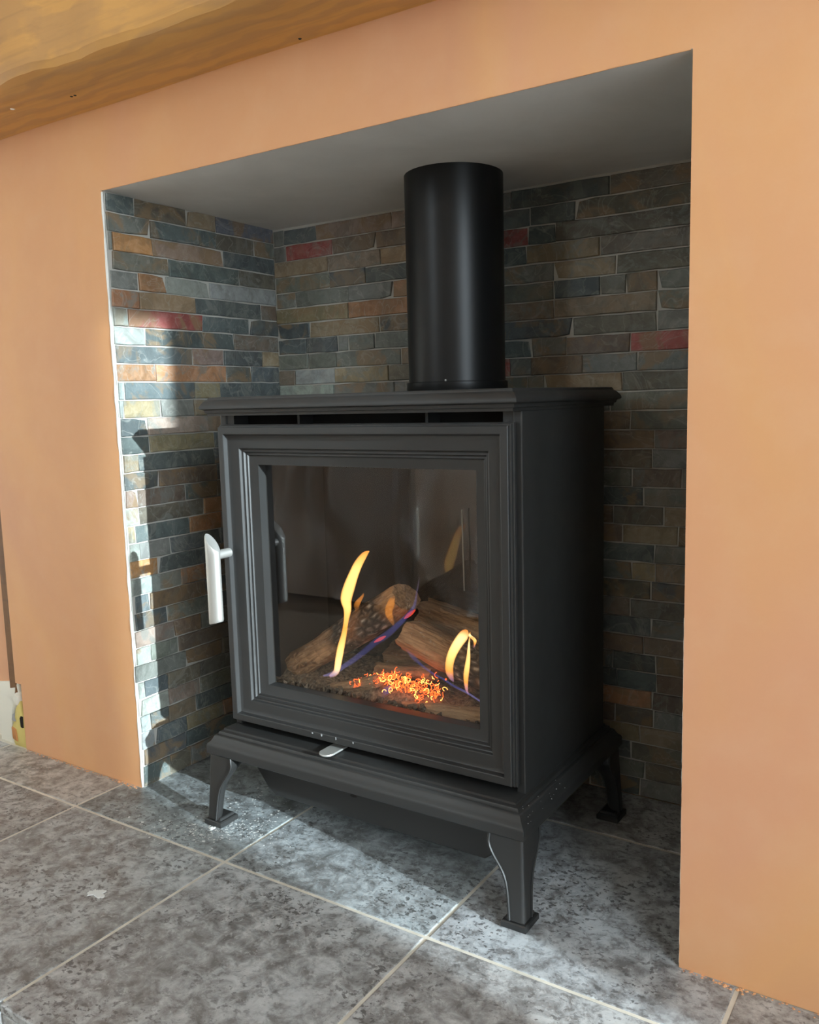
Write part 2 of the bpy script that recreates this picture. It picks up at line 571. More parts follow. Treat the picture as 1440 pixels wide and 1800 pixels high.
# ------------------------------------------------------------------ the recess: slate strip tiles on grout
# stone colours: 0 teal, 1 grey green, 2 ochre, 3 yellow, 4 blue grey, 5 rust, 6 orange, 7 brown, 8 red, 9 pale, 10 pink, 11 olive, 12 mixed
STONE = [(.085, .102, .100), (.155, .160, .138), (.235, .192, .118), (.36, .28, .15), (.125, .142, .160), (.30, .155, .075), (.42, .21, .07),
         (.155, .118, .085), (.27, .070, .055), (.25, .28, .262), (.26, .195, .155), (.125, .114, .086), (.255, .185, .105)]
LEFT = [([0.059, 0.168, 0.236], [0, 11, 2, 4]),
        ([0.089, 0.234, 0.333], [1, 0, 11, 1]),
        ([0.011, 0.091, 0.251], [1, 6, 10, 0]),
        ([0.009, 0.123, 0.289], [1, 1, 0, 11]),
        ([0.058, 0.114, 0.214], [1, 5, 9, 9]),
        ([0.058, 0.179, 0.344], [5, 12, 0, 7]),
        ([0.032, 0.192, 0.31], [9, 8, 0, 0]),
        ([0.065, 0.268], [9, 0, 7]),
        ([0.166, 0.239, 0.34], [0, 10, 0, 2]),
        ([0.082, 0.244, 0.309], [5, 5, 1, 0]),
        ([0.016, 0.166, 0.226], [9, 0, 2, 0]),
        ([0.013, 0.088, 0.161], [9, 2, 1, 1]),
        ([0.058, 0.192, 0.261], [0, 10, 7, 0]),
        ([0.06, 0.206], [0, 2, 0]),
        ([0.034, 0.204], [2, 0, 0]),
        ([0.075, 0.207], [0, 7, 0]),
        ([0.029, 0.131, 0.205], [10, 7, 0, 7]),
        ([0.029, 0.171, 0.232], [9, 11, 5, 0]),
        ([0.019, 0.136, 0.213], [2, 0, 5, 0]),
        ([0.027, 0.091, 0.207], [9, 1, 0, 0]),
        ([0.062, 0.205], [6, 0, 7]),
        ([0.064, 0.11, 0.165], [9, 1, 5, 7]),
        ([0.009, 0.039, 0.163], [9, 0, 7, 0]),
        ([0.007, 0.074, 0.198], [9, 0, 1, 0]),
        ([0.087, 0.148], [10, 7, 1]),
        ([0.034, 0.094], [9, 1, 7]),
        ([-0.002, 0.108, 0.199], [10, 1, 7, 11]),
        ([0.017, 0.066, 0.141], [9, 0, 11, 11]),
        ([0.066, 0.139], [9, 10, 11]),
        ([0.024, 0.063, 0.127], [9, 0, 7, 0]),
        ([0.032, 0.102, 0.191], [9, 0, 2, 5]),
        ([0.006, 0.099], [0, 0, 0]),
        ([0.003, 0.06, 0.107], [0, 0, 11, 1])]
BACK = [([0.031, 0.109, 0.28, 0.392, 0.511, 0.673], [1, 0, 10, 10, 1, 0, 11]),
        ([0.034, 0.147, 0.245, 0.369, 0.463, 0.543, 0.619], [1, 8, 7, 7, 0, 0, 0, 11]),
        ([0.134, 0.253, 0.364, 0.539, 0.586], [2, 10, 12, 8, 0, 11]),
        ([0.138, 0.219, 0.358, 0.536, 0.659], [1, 0, 0, 0, 2, 11]),
        ([0.054, 0.18, 0.278, 0.389, 0.583, 0.684], [1, 1, 1, 5, 1, 2, 11]),
        ([0.179, 0.319, 0.419, 0.583, 0.658, 0.7, 0.746], [2, 5, 0, 1, 0, 1, 11, 1]),
        ([0.086, 0.247, 0.389, 0.496, 0.583, 0.746], [0, 2, 0, 1, 7, 2, 1]),
        ([0.076, 0.151, 0.176, 0.236, 0.348, 0.452, 0.614, 0.746], [0, 0, 1, 1, 1, 0, 0, 11, 1]),
        ([0.005, 0.08, 0.147, 0.292, 0.411, 0.544, 0.604, 0.706], [11, 1, 1, 1, 7, 0, 1, 7, 8]),
        ([0.046, 0.143, 0.264, 0.369, 0.505, 0.543, 0.63, 0.718], [7, 9, 2, 11, 8, 1, 7, 1, 1]),
        ([0.139, 0.276, 0.389, 0.535, 0.565, 0.694], [9, 1, 1, 1, 1, 2, 11]),
        ([0.053, 0.203, 0.316, 0.466, 0.555, 0.674], [2, 0, 7, 1, 11, 1, 1]),
        ([0.114, 0.235, 0.319, 0.451, 0.551, 0.707], [2, 11, 7, 11, 1, 7, 1]),
        ([0.069, 0.189, 0.268, 0.362, 0.507, 0.645, 0.744], [0, 1, 1, 0, 0, 0, 7, 7]),
        ([0.073, 0.22, 0.323, 0.438, 0.537, 0.649, 0.741], [11, 2, 0, 0, 1, 11, 7, 1]),
        ([0.09, 0.164, 0.263, 0.413, 0.534, 0.635, 0.71, 0.786], [11, 1, 11, 0, 1, 1, 1, 7, 1]),
        ([0.092, 0.21, 0.319, 0.415, 0.554, 0.664, 0.728], [1, 0, 1, 0, 11, 1, 0, 1]),
        ([0.067, 0.176, 0.28, 0.402, 0.511, 0.603, 0.681, 0.759], [7, 1, 1, 7, 7, 1, 7, 11, 2]),
        ([0.079, 0.161, 0.302, 0.417, 0.542, 0.696, 0.782], [11, 0, 11, 0, 0, 7, 2, 11]),
        ([0.115, 0.257, 0.354, 0.495, 0.611, 0.746], [0, 1, 2, 11, 11, 0, 1]),
        ([0.115, 0.191, 0.337, 0.482, 0.578, 0.711, 0.748], [7, 11, 2, 7, 1, 1, 2, 2]),
        ([0.098, 0.214, 0.316, 0.403, 0.504, 0.637, 0.741], [7, 2, 7, 0, 1, 1, 11, 0]),
        ([0.089, 0.171, 0.268, 0.4, 0.501, 0.593, 0.709], [1, 0, 0, 7, 7, 11, 7, 11]),
        ([0.093, 0.166, 0.297, 0.439, 0.57, 0.665, 0.742], [1, 0, 0, 11, 1, 11, 0, 1]),
        ([0.077, 0.216, 0.293, 0.419, 0.53, 0.663, 0.73], [7, 7, 0, 11, 1, 11, 7, 7]),
        ([0.115, 0.219, 0.302, 0.386, 0.499, 0.681, 0.75], [7, 0, 1, 1, 11, 0, 0, 11]),
        ([0.1, 0.222, 0.335, 0.461, 0.577, 0.688, 0.752], [0, 0, 7, 7, 1, 0, 0, 7]),
        ([0.097, 0.24, 0.383, 0.53, 0.645, 0.745], [0, 0, 7, 11, 7, 5, 7]),
        ([0.06, 0.159, 0.256, 0.333, 0.447, 0.584, 0.684, 0.747], [0, 2, 7, 1, 1, 0, 7, 11, 1]),
        ([0.095, 0.192, 0.288, 0.414, 0.542, 0.636, 0.726], [1, 11, 11, 0, 1, 1, 2, 2]),
        ([0.091, 0.214, 0.345, 0.479, 0.606, 0.711], [7, 0, 0, 7, 7, 0, 11]),
        ([0.112, 0.253, 0.341, 0.468, 0.584, 0.734], [1, 2, 11, 11, 7, 1, 11]),
        ([0.118, 0.211, 0.328, 0.412, 0.532, 0.642, 0.726], [11, 7, 11, 0, 11, 7, 0, 1])]
PITCH, GAP = .0291, .0021


def strip_mesh(place, a0, a1, z0, z1, dep, r):
    """one riven strip: outline a0..a1 by z0..z1, standing dep proud of the grout"""
    j = lambda s: r.uniform(-s, s)
    n = max(2, int((a1 - a0) / .03) + 1)
    ring = []
    for i in range(n + 1):
        t = i / n
        ring.append((a0 + (a1 - a0) * t + (j(.0012) if i in (0, n) else 0), z0 + j(.0008)))
    for i in range(n, -1, -1):
        t = i / n
        ring.append((a0 + (a1 - a0) * t + (j(.0012) if i in (0, n) else 0), z1 + j(.0008)))
    if r.random() < .10:
        q = r.choice([0, n, n + 1, 2 * n + 1])
        c = ring[q]
        ring[q] = (c[0] + (.005 if q in (0, 2 * n + 1) else -.005), c[1] + (.0025 if q <= n else -.0025))
    ca, cz = (a0 + a1) / 2, (z0 + z1) / 2
    mb = MB()
    tl, tz = j(.0010), j(.0008)
    dd = [dep + tl * (a - ca) / max(.02, a1 - a0) + tz * (z - cz) / .015 + j(.0005) for a, z in ring]
    base = [place(a, 0, z) for a, z in ring]
    side = [place(a, d - .001, z) for (a, z), d in zip(ring, dd)]
    top = [place(a + (.0012 if a < ca else -.0012), d, z + (.0011 if z < cz else -.0011)) for (a, z), d in zip(ring, dd)]
    mb.rings([base, side, top], True, False, True)
    return mb, place(ca, 0, cz)


def strips(rows, lo, hi, place, parent, seed, ztop):
    r = random.Random(seed)
    for k, (js, code) in enumerate(rows):
        z1 = ztop - k * PITCH - GAP / 2
        z0 = max(z1 - PITCH + GAP, .002) if k < 32 else .0008
        if z1 - z0 < .006:
            continue
        edges = [lo] + list(js) + [hi]
        for i, c in enumerate(code[:len(edges) - 1]):
            a0, a1 = edges[i] + GAP / 2, edges[i + 1] - GAP / 2
            if a1 - a0 < .003:
                continue
            mb, ctr = strip_mesh(place, a0, a1, z0, z1, r.uniform(.0016, .0044), r)
            o = mb.build('slate_tile', M['slate'], parent, loc=ctr)
            col = STONE[c]
            f = r.uniform(.85, 1.18)
            o.color = (col[0] * f * r.uniform(.94, 1.06), col[1] * f, col[2] * f * r.uniform(.92, 1.08), 1)


gl = struct(box('wall_recess_left', M['wall_grout'], -.002, .0025, .003, D, 0, H))
strips(LEFT, .004, D - .0005, lambda a, d, z: (.0025 + d, a, z), gl, 11, H - .001)
gb = struct(box('wall_recess_back', M['wall_grout'], .0, W + .01, D, D + .008, 0, H))
strips(BACK, .0055, W + .006, lambda a, d, z: (a, D - d, z), gb, 12, HB - .003)
gr = struct(box('wall_recess_right', M['wall_grout'], W + .0085, W + .013, .0125, D, 0, H))
r = random.Random(21)
allm = MB()
for k in range(33):
    a = .004
    while a < D - .02:
        b = min(a + r.uniform(.06, .15), D - .012)
        if D - b < .04:
            b = D - .012
        z1 = H - .001 - k * PITCH - GAP / 2
        mb, c = strip_mesh(lambda a, d, z: (W + .0085 - d, a + .010, z), a, b - GAP, max(z1 - PITCH + GAP, .002), z1, r.uniform(.003, .006), r)
        allm.add(mb.v, mb.f)
        a = b
o = allm.build('slate_cladding', M['slate'], gr)
o['kind'] = 'stuff'
o.color = (.09, .09, .075, 1)
# soffit board closing the recess, falling a little to the back, and the angle beads on the opening
sof = MB().add([(-.001, .0005, H), (W + .013, .0005, H), (W + .013, D + .004, HB), (-.001, D + .004, HB), (-.001, .0005, H + .012), (W + .013, .0005, H + .012), (W + .013, D + .004, H + .012), (-.001, D + .004, H + .012)],
               [(0, 3, 2, 1), (4, 5, 6, 7), (0, 1, 5, 4), (1, 2, 6, 5), (2, 3, 7, 6), (3, 0, 4, 7)])
struct(sof.build('ceiling_recess', M['soffit']))


def bead(name, pts, w, mat, seed):
    r = random.Random(seed)
    mb = MB()
    p = [Vector(q) for q in pts]
    n = 60
    line = [p[0].lerp(p[1], i / n) for i in range(n + 1)]
    mb.tube(line, [w * r.uniform(.55, 1.25) for _ in line], 6)
    return struct(mb.build(name, mat, None, smooth=60))


bead('trim_3', [(.0012, .0012, .001), (.0012, .0012, H - .002)], .0022, M['white'], 1)
bead('trim_4', [(W + .0002, .0012, .005), (W + .0002, .0012, .40)], .0009, M['white'], 2)
bead('trim_5', [(.003, .0008, H + .0002), (W - .002, .0008, H + .0002)], .0007, M['plaster'], 3)

# ------------------------------------------------------------------ tiled hearth
T0, TS = -.0416, .3351
YG = [-.4312, -.0991, .2411]
hearth = struct(box('floor_hearth', M['grout'], -.72, RW - .004, -.4310, D, -.1, -.0010))
r = random.Random(8)
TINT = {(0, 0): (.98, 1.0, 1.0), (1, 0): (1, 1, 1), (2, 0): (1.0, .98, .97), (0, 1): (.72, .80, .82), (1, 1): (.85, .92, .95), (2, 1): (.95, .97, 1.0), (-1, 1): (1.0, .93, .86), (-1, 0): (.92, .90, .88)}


def tile(x0, x1, y0, y1, z0, z1, tint, name='tile'):
    o = box(name, M['tile'], x0, x1, y0, y1, z0, z1, hearth)
    bevel(o, .0016, 2)
    o.color = (*tint, 1)
    # keep the surface pattern different per piece
    return o


for i in range(-2, 8):
    x0, x1 = T0 + i * TS + .0022, T0 + (i + 1) * TS - .0022
    rows = [(YG[0] - .006, YG[1] - .0022, 0)]
    if x1 < 0 or x0 > W:
        rows.append((YG[1] + .0022, -.0005, 1))
    else:
        rows += [(YG[1] + .0022, YG[2] - .0022, 1), (YG[2] + .0022, D - .001, 2)]
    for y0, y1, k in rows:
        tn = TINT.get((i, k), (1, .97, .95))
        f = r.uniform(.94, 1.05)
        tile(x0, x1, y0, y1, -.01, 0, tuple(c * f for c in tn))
    tile(x0, x1, YG[0] - .0045, YG[0] + .004, -.0985, -.012, (.95, .93, .92), 'riser_tile')

# plaster crumbs along the foot of the wall, and dust on the hearth
r = random.Random(5)
mb = MB()


def crumb(mb, x, y, s, r, flat=.6):
    a = r.uniform(0, 6.28)
    vs = []
    for k in range(5):
        t = a + k * 1.257
        vs.append((x + math.cos(t) * s * r.uniform(.6, 1.2), y + math.sin(t) * s * r.uniform(.6, 1.2), 0.0001))
    vs.append((x, y, s * flat))
    mb.add(vs, [(0, 1, 5), (1, 2, 5), (2, 3, 5), (3, 4, 5), (4, 0, 5), (4, 3, 2, 1, 0)])


for k in range(260):
    x = r.choice([r.uniform(-.325, -.003), r.uniform(W + .002, 1.35)])
    crumb(mb, x, -.0012 - abs(r.gauss(0, .0022)), r.uniform(.0006, .0020), r)
for x in (-.16, -.045, -.02, .945, .952, .968):
    for k in range(6):
        crumb(mb, x + r.gauss(0, .006), -.004 - abs(r.gauss(0, .003)), r.uniform(.0010, .0026), r, .8)
o = mb.build('plaster_crumbs', M['plaster'])
o['kind'] = 'stuff'
tag(o, 'pink plaster crumbs along the foot of the wall on the hearth tiles', 'crumbs')
mb = MB()
for k in range(700):
    c = r.choice([(.235, -.012, .03, .022), (.19, -.052, .03, .018), (.27, -.015, .03, .016), (.215, -.045, .02, .02), (.13, -.075, .05, .02), (.23, .05, .05, .03)])
    crumb(mb, r.gauss(c[0], c[2]), r.gauss(c[1], c[3]), abs(r.gauss(0, .0009)) + .0003, r, .12)
for k in range(60):
    crumb(mb, .207 + r.uniform(-.003, .004), -.0405 + r.gauss(0, .0012) + (0.0), r.uniform(.001, .0025), r, .8)
for k in range(40):
    t = r.random()
    crumb(mb, .2085 + r.gauss(0, .001), -.040 + t * .035, r.uniform(.0008, .0022), r, .8)
o = mb.build('plaster_dust', M['dust'])
o['kind'] = 'stuff'
tag(o, 'white plaster dust scattered round the far front foot of the stove', 'dust')
mb = MB()
spx, spy = .2035, -.245
out = []
for k in range(40):
    t = 2 * math.pi * k / 40
    rad = .009 * (1 + .9 * noise.noise(Vector((math.cos(t) * 1.4, math.sin(t) * 1.4, 4))) + .5 * noise.noise(Vector((math.cos(t) * 4, math.sin(t) * 4, 9))))
    out.append((spx + rad * math.cos(t) * 1.25, spy + rad * math.sin(t)))
mb.rings([[(x, y, .0001) for x, y in out], [(spx + (x - spx) * .93, spy + (y - spy) * .93, .0010) for x, y in out]], True, True, True)
tag(mb.build('plaster_splash', M['dust']), 'white plaster splash dried on the front hearth tile', 'splash')

# ------------------------------------------------------------------ oak beam over the opening
BX0, BX1, NB = -.75, 1.75, 150


def beam_ring(x):
    w = lambda s, k: noise.noise(Vector((x * s, k, 1.7)))
    z0 = 1.088 + .003 * w(3, 0)
    yf = -.125 + .030 * w(3.2, 3) + .010 * w(11, 5) + .004 * w(30, 6)
    pts = [(.0005, z0), (-.03, z0 - .001 + .002 * w(7, 1)), (-.06, z0 + .001 * w(9, 2)), (-.09, z0 + .002 + .002 * w(8, 8)), (yf + .018, z0 + .004), (yf + .007, z0 + .008), (yf, z0 + .016),
           (yf - .004, z0 + .03), (yf - .006 + .003 * w(6, 9), z0 + .06), (yf - .004 + .004 * w(4, 10), z0 + .10), (yf + .002, z0 + .15), (yf + .012, z0 + .175), (yf + .03, z0 + .18), (.0005, z0 + .18)]
    return [(x, y, z) for y, z in pts]


mantel = MB().rings([beam_ring(BX0 + (BX1 - BX0) * i / NB) for i in range(NB + 1)], True, True, True).build('mantel_beam', M['oak'], None, smooth=24, loc=(.5, 0, 1.088))
tag(mantel, 'honey brown oak mantel beam with a wavy front edge fixed above the opening', 'beam')


def hole(x, y, mat, rad):
    mb = MB().lathe([(rad, 1.0845), (rad * .7, 1.0838)], x, y, 10)
    return mb.build('nail_hole', mat, mantel)


hole(-.085, -.082, M['white'], .0036)
hole(.029, -.062, M['dark'], .0024)
hole(.037, -.062, M['dark'], .0024)
hole(.4225, -.018, M['dark'], .0024)

# ------------------------------------------------------------------ the stove
SX = .458
stove = empty('gas_stove', (SX, .14, 0))
tag(stove, 'black cast-iron stove on four curved legs in the slate recess', 'stove')
BX = (.212, .704)          # body
BY = (.0184, .285)
DX, DZ = (.2199, .6976), (.1595, .6078)


def rect_xy(x0, x1, y0, y1, z, off):
    return [(x0 - off, y0 - off, z), (x1 + off, y0 - off, z), (x1 + off, y1 + off, z), (x0 - off, y1 + off, z)]


# body shell: two sides, back, floor and roof, front stiles
m = MB()
m.box(BX[0], BX[0] + .012, BY[0], BY[1], .148, .6215)
m.box(BX[1] - .012, BX[1], BY[0], BY[1], .148, .6215)
m.box(BX[0] + .012, BX[1] - .012, BY[1] - .012, BY[1], .148, .6215)
m.box(BX[0] + .012, BX[1] - .012, .05, BY[1] - .012, .148, .160)
m.box(BX[0] + .012, BX[1] - .012, .06, BY[1] - .012, .596, .604)
bevel(m.build('body', M['stove'], stove), .0018)
box('vent_cheek', M['stove'], BX[0] + .012, BX[0] + .026, BY[0] + .002, .05, .604, .6215, stove)
box('vent_cheek', M['stove'], BX[1] - .026, BX[1] - .012, BY[0] + .002, .05, .604, .6215, stove)
for x in (.353, .565):
    box('vent_post', M['stove'], x - .002, x + .002, .03, .06, .604, .6215, stove)
box('vent_back', M['dark'], BX[0] + .012, BX[1] - .012, .062, .066, .604, .6215, stove)

# top plate
px0, px1, py0, py1 = .2033, .7133, -.015, .329
prof = [(-.040, .6475), (-.0135, .6475), (-.0105, .6470), (-.0095, .6455), (-.0090, .6438), (-.0070, .6425), (-.0045, .6405), (-.0020, .6372), (-.0006, .6350), (0, .6325), (-.0004, .6308), (-.0025, .6300),
        (-.0050, .6290), (-.0058, .6268), (-.0060, .6252), (-.0078, .6246), (-.0085, .6232), (-.0088, .6208)]
m = MB().rings([rect_xy(px0, px1, py0, py1, z, o) for o, z in prof], True, True, True)
m.build('top_plate', M['stove'], stove, smooth=32)

# base moulding
bx0, bx1, by0, by1 = .1925, .7235, -.028, .310
prof = [(-.060, .1494), (-.0210, .1494), (-.0196, .1488), (-.0192, .1462), (-.0150, .1446), (-.0138, .1430), (-.0135, .1408), (-.0105, .1398), (-.0085, .1375), (-.0068, .1340), (-.0045, .1305), (-.0018, .1282), (-.0004, .1262), (0, .1240), (0, .1132), (-.0012, .1118), (-.05, .1118)]
m = MB().rings([rect_xy(bx0, bx1, by0, by1, z, o) for o, z in prof], True, True, True)
m.build('base_moulding', M['stove'], stove, smooth=32)
# pan hanging under the base
m = MB()
fr = [(.222, .112), (.235, .085), (.262, .052), (.276, .041), (.640, .041), (.654, .052), (.681, .085), (.694, .112)]
m.rings([[(x, .028, z) for x, z in fr], [(x, .26, z) for x, z in fr]], True, True, True)
pan = bevel(m.build('under_pan', M['stove'], stove), .002)
m = MB()
m.rings([[(.4279 + .006 * math.cos(t) , .0276, .0768 + .0022 * math.sin(t)) for t in [2 * math.pi * k / 16 for k in range(16)]],
         [(.4279 + .006 * math.cos(t), .0279, .0768 + .0022 * math.sin(t)) for t in [2 * math.pi * k / 16 for k in range(16)]]], True, True, True)
o = m.build('slot', M['dark'], pan)
o['label'] = 'small dark oval slot'


mb = MB()
rs = random.Random(31)
for k in range(26):
    t = rs.random()
    x, y, z = bx1 - .0138 + .0120 * t, rs.uniform(-.015, .10), .1432 - .0148 * t
    q = rs.uniform(.0003, .0006)
    mb.add([(x - q, y - q, z), (x + q, y - q, z), (x + q * .6, y + q, z), (x - q, y + q, z), (x + q * .3, y, z + q)], [(0, 1, 4), (1, 2, 4), (2, 3, 4), (3, 0, 4), (3, 2, 1, 0)])
o = mb.build('dust_specks', M['dust'], stove)
o['kind'] = 'stuff'


# legs
def leg(sx, sy):
    """sx, sy: which corner (-1/1); the ridge stands at the outer corner, both inner edges curve"""
    cx = bx1 - .0025 if sx > 0 else bx0 + .0025
    cy = by0 + .0025 if sy < 0 else by1 - .0025
    rings, e1, e2, rdg = [], [], [], []
    n = 18
    for i in range(n + 1):
        t = i / n
        z = .112 + (.011 - .112) * t
        s = 3 * t * t - 2 * t ** 3 if t < 1 else 1
        sc = 1 / (1 + math.exp((t - .33) * 11))
        w = .0235 + .0275 * sc - .004 * max(0, (t - .6)) - (.0035 * max(0, .12 - t) / .12)
        k = .0045 * t ** 1.3
        rx, ry = cx + sx * k, cy + sy * (k + .003 * t)
        b = .0045
        q = [(rx - sx * b, ry), (rx - sx * w, ry), (rx - sx * w, ry - sy * .009), (rx - sx * (w * .75), ry - sy * (w * .75)), (rx - sx * .009, ry - sy * w), (rx, ry - sy * w), (rx, ry - sy * b), (rx - sx * b * .35, ry - sy * b * .35)]
        rings.append([(x, y, z) for x, y in q])
        e1.append((rx - sx * (w - .0022), ry + sy * .0004, z))
        e2.append((rx + sx * .0004, ry - sy * (w - .0022), z))
    m = MB().rings(rings, True, True, True)
    m.tube(e1, .0017, 6).tube(e2, .0017, 6)
    lg = m.build('leg', M['stove'], stove, smooth=50)
    fx, fy = cx + sx * .0075, cy + sy * .0095
    a, b = sorted((fx, fx - sx * .0335))
    c, d = sorted((fy, fy - sy * .0375))
    m = MB().rings([rect_xy(a, b, c, d, z, o) for o, z in ((-.001, .0), (0, .001), (0, .0075), (-.0015, .009), (-.004, .0095), (-.0045, .0125), (-.006, .0135))], True, True, True)
    m.build('foot', M['stove'], lg, smooth=30)
    return lg


for sx, sy in ((-1, -1), (1, -1), (-1, 1), (1, 1)):
    leg(sx, sy)

# door: moulded frame stepping back to the glass
door = MB()
prof = [(.0040, .0184), (.0, .0150), (0, .0105), (.0016, .0098), (.0016, .0060), (.0036, .0052), (.0036, .0008), (.0044, 0), (.0130, 0), (.0140, .0006), (.0153, .0068), (.0168, .0078), (.0220, .0086), (.0280, .0092), (.0330, .0098),
        (.0345, .0104), (.0358, .0140), (.0372, .0146), (.0395, .0144), (.0408, .0172), (.0420, .0178), (.0440, .0176), (.0450, .0196), (.0470, .0204), (.0560, .0228), (.0588, .0233), (.0588, .040)]
door.rings([[(DX[0] + u, y, DZ[0] + u), (DX[1] - u, y, DZ[0] + u), (DX[1] - u, y, DZ[1] - u), (DX[0] + u, y, DZ[1] - u)] for u, y in prof], True)
door_o = door.build('door', M['stove'], stove, smooth=28)
gx0, gx1, gz0, gz1 = DX[0] + .0588, DX[1] - .0588, DZ[0] + .0588, DZ[1] - .0588
gp = box('glass_pane', M['glass'], gx0 - .006, gx1 + .006, .0375, .0378, gz0 - .006, gz1 + .006, door_o)
gp['label'] = 'clear glass pane'
# handle on the door
m = MB()
hx, hy, n = .2347, -.033, 28
ringl = []
for z, sl in ((.3215, -.010), (.3235, -.012), (.330, 0), (.350, 0), (.395, 0), (.425, 0), (.4385, .012), (.4405, .012)):
    rr = .0122 if z not in (.3215, .4405) else .0112
    ringl.append([(hx + rr * math.cos(t) * 1.0, hy + rr * .72 * math.sin(t), z + (-sl * math.cos(t) if z > .4 else sl * (0.35 * math.cos(t) * 0 - (1 - math.cos(t) ** 2) * .0 - .3 * math.cos(t)))) for t in [2 * math.pi * k / n for k in range(n)]])
m.rings(ringl, True, True, True).tube([(hx, hy + .004, .4206), (hx, -.0002, .4206)], .0068, 20)
hd = m.build('handle', M['chrome'], door_o, smooth=35)
hd['label'] = 'brushed steel bar handle'
# four small raised marks on the lower rail of the door, above the lever
for i, x in enumerate((.3800, .3965, .4220, .4520)):
    m = MB()
    if i == 0:
        m.box(x - .0011, x + .0011, -.0004, .0002, .1700, .1720)
    elif i == 1:
        m.box(x - .0009, x + .0009, -.0004, .0002, .1695, .1728).box(x - .0016, x + .0016, -.0004, .0002, .1715, .1722)
    elif i == 2:
        m.box(x - .0006, x + .0006, -.0004, .0002, .1692, .1730).box(x + .0002, x + .0013, -.0004, .0002, .1705, .1712)
    else:
        m.box(x - .0008, x + .0008, -.0004, .0002, .1698, .1724)
    o = m.build('control_mark', M['mark'], door_o)
# control lever under the door
m = MB()
tip = [(.4145 + .0115 * math.cos(t), -.0105 + .0115 * math.sin(t) * 1.0) for t in [math.pi + math.pi * k / 14 for k in range(15)]]
outl = tip + [(.426, .022), (.403, .022)]
m.rings([[(x, y, z) for x, y in outl] for z in (.1512, .1540)], True, True, True)
lv = bevel(m.build('control_lever', M['chrome'], stove), .0008)
lv['label'] = 'flat rounded steel lever'

# firebox lining
m = MB()
m.box(.2255, .2285, .040, .240, .172, .590).box(.6885, .6915, .040, .240, .172, .590).box(.2285, .6885, .040, .240, .587, .590)
m.build('firebox_lining', M['inner'], stove)
lb = box('back_panel', M['mirror'], .2285, .6885, .2325, .2355, .172, .587, stove)
lb['label'] = 'polished black back panel'

pr = MB().tube([(.505, .222, .345), (.5035, .222, .470)], .0011, 8).build('upright_rod', M['chrome'], stove, smooth=60)  # thin upright metal rod close to the back panel
pr['label'] = 'thin bright upright rod'
# flue pipe
fx, fy, fr_ = .4775, .2600, .0738
flue = MB().lathe([(fr_ * .98, .6476), (fr_, .6482), (fr_, .972)], fx, fy, 64, True, False).build('flue_pipe', M['pipe'], None, smooth=30, loc=(fx, fy, .6476))
tag(flue, 'matt black round flue pipe rising from the stove top to the soffit', 'pipe')
MB().lathe([(fr_ - .001, .6477), (fr_ + .0032, .6478), (fr_ + .0035, .6484), (fr_ + .0035, .6612), (fr_ + .0028, .6622), (fr_ - .001, .6622)], fx, fy, 64, False, False).build('collar', M['pipe'], flue, smooth=30)
cam_dir = Vector((1.15 - fx, -.90 - fy, 0)).normalized()
sp = Vector((fx, fy, .6635)) + Quaternion((0, 0, 1), math.radians(-13)) @ cam_dir * (fr_ + .0004)
MB().lathe([(.0012, -.0016), (.0016, 0), (.0012, .0016)], 0, 0, 8).build('collar_screw', M['chrome'], flue).location = sp - Vector(flue.location)

# ------------------------------------------------------------------ fuel bed inside the stove


def log(name, A, B, r0, r1, mat, seed, label, squash=.8, twist=0):
    A, B = Vector(A), Vector(B)
    L = (B - A).length
    n, k = 40, 28
    rings = []
    for i in range(n + 1):
        t = i / n
        ring = []
        for j in range(k):
            a = 2 * math.pi * j / k
            p = Vector((math.cos(a), math.sin(a), 0))
            nz = noise.noise(Vector((p.x * 1.2, p.y * 1.2, t * 2.2 + seed * 7.1)))
            nf = noise.noise(Vector((p.x * 4, p.y * 4, t * 5 + seed * 3.3)))
            nr = noise.noise(Vector((p.x * 9, p.y * 9, t * 16 + seed)))
            q = (r0 + (r1 - r0) * t) * (1 + .22 * nz + .10 * nf + .05 * nr)
            if i in (0, n):
                q *= .965
            ez = (t * L) + (.008 * noise.noise(Vector((p.x * 2.3, p.y * 2.3, seed + 40))) * (1 if i < 3 or i > n - 3 else .4))
            ring.append((p.x * q, p.y * q * squash, ez))
        rings.append(ring)
    # rough broken ends: pull the cap in
    def cap(ring, d):
        c = sum((Vector(p) for p in ring), Vector()) / len(ring)
        return [tuple(c + (Vector(p) - c) * .5 + Vector((0, 0, d + .002 * noise.noise(Vector(p) * 300)))) for p in ring]
    rings = [cap(rings[0], .001)] + rings + [cap(rings[-1], -.001)]
    o = MB().rings(rings, True, True, True).build(name, mat, None, smooth=38)
    o.rotation_mode = 'QUATERNION'
    o.rotation_quaternion = (B - A).to_track_quat('Z', 'Y') @ Quaternion((0, 0, 1), twist)
    o.location = A
    return tag(o, label, 'log', 'imitation logs in the firebox')


log('imitation_log', (.2480, .130, .2160), (.4600, .130, .3490), .0290, .0305, M['log'], 1, 'charred brown log leaning diagonally across the fire')
log('imitation_log', (.4560, .140, .2930), (.6600, .140, .2330), .0300, .0330, M['log'], 2.4, 'thick brown log sloping down towards the hinge side of the door')
log('imitation_log', (.4530, .190, .3170), (.6600, .195, .2680), .0240, .0270, M['log_plain'], 3.3, 'plain brown log behind the thick sloping one, touching it')
log('imitation_log', (.4900, .068, .2080), (.6750, .066, .2200), .0095, .0180, M['log_plain'], 4.2, 'pale log lying lowest, along the bottom of the glass')
log('imitation_log', (.3900, .150, .2230), (.5000, .140, .2380), .0120, .0130, M['log_plain'], 5.7, 'short pinkish log lying behind the glowing embers')
log('imitation_log', (.3480, .078, .2050), (.4400, .080, .2330), .0105, .0120, M['log_plain'], 6.1, 'small ash-grey log in front of the embers')
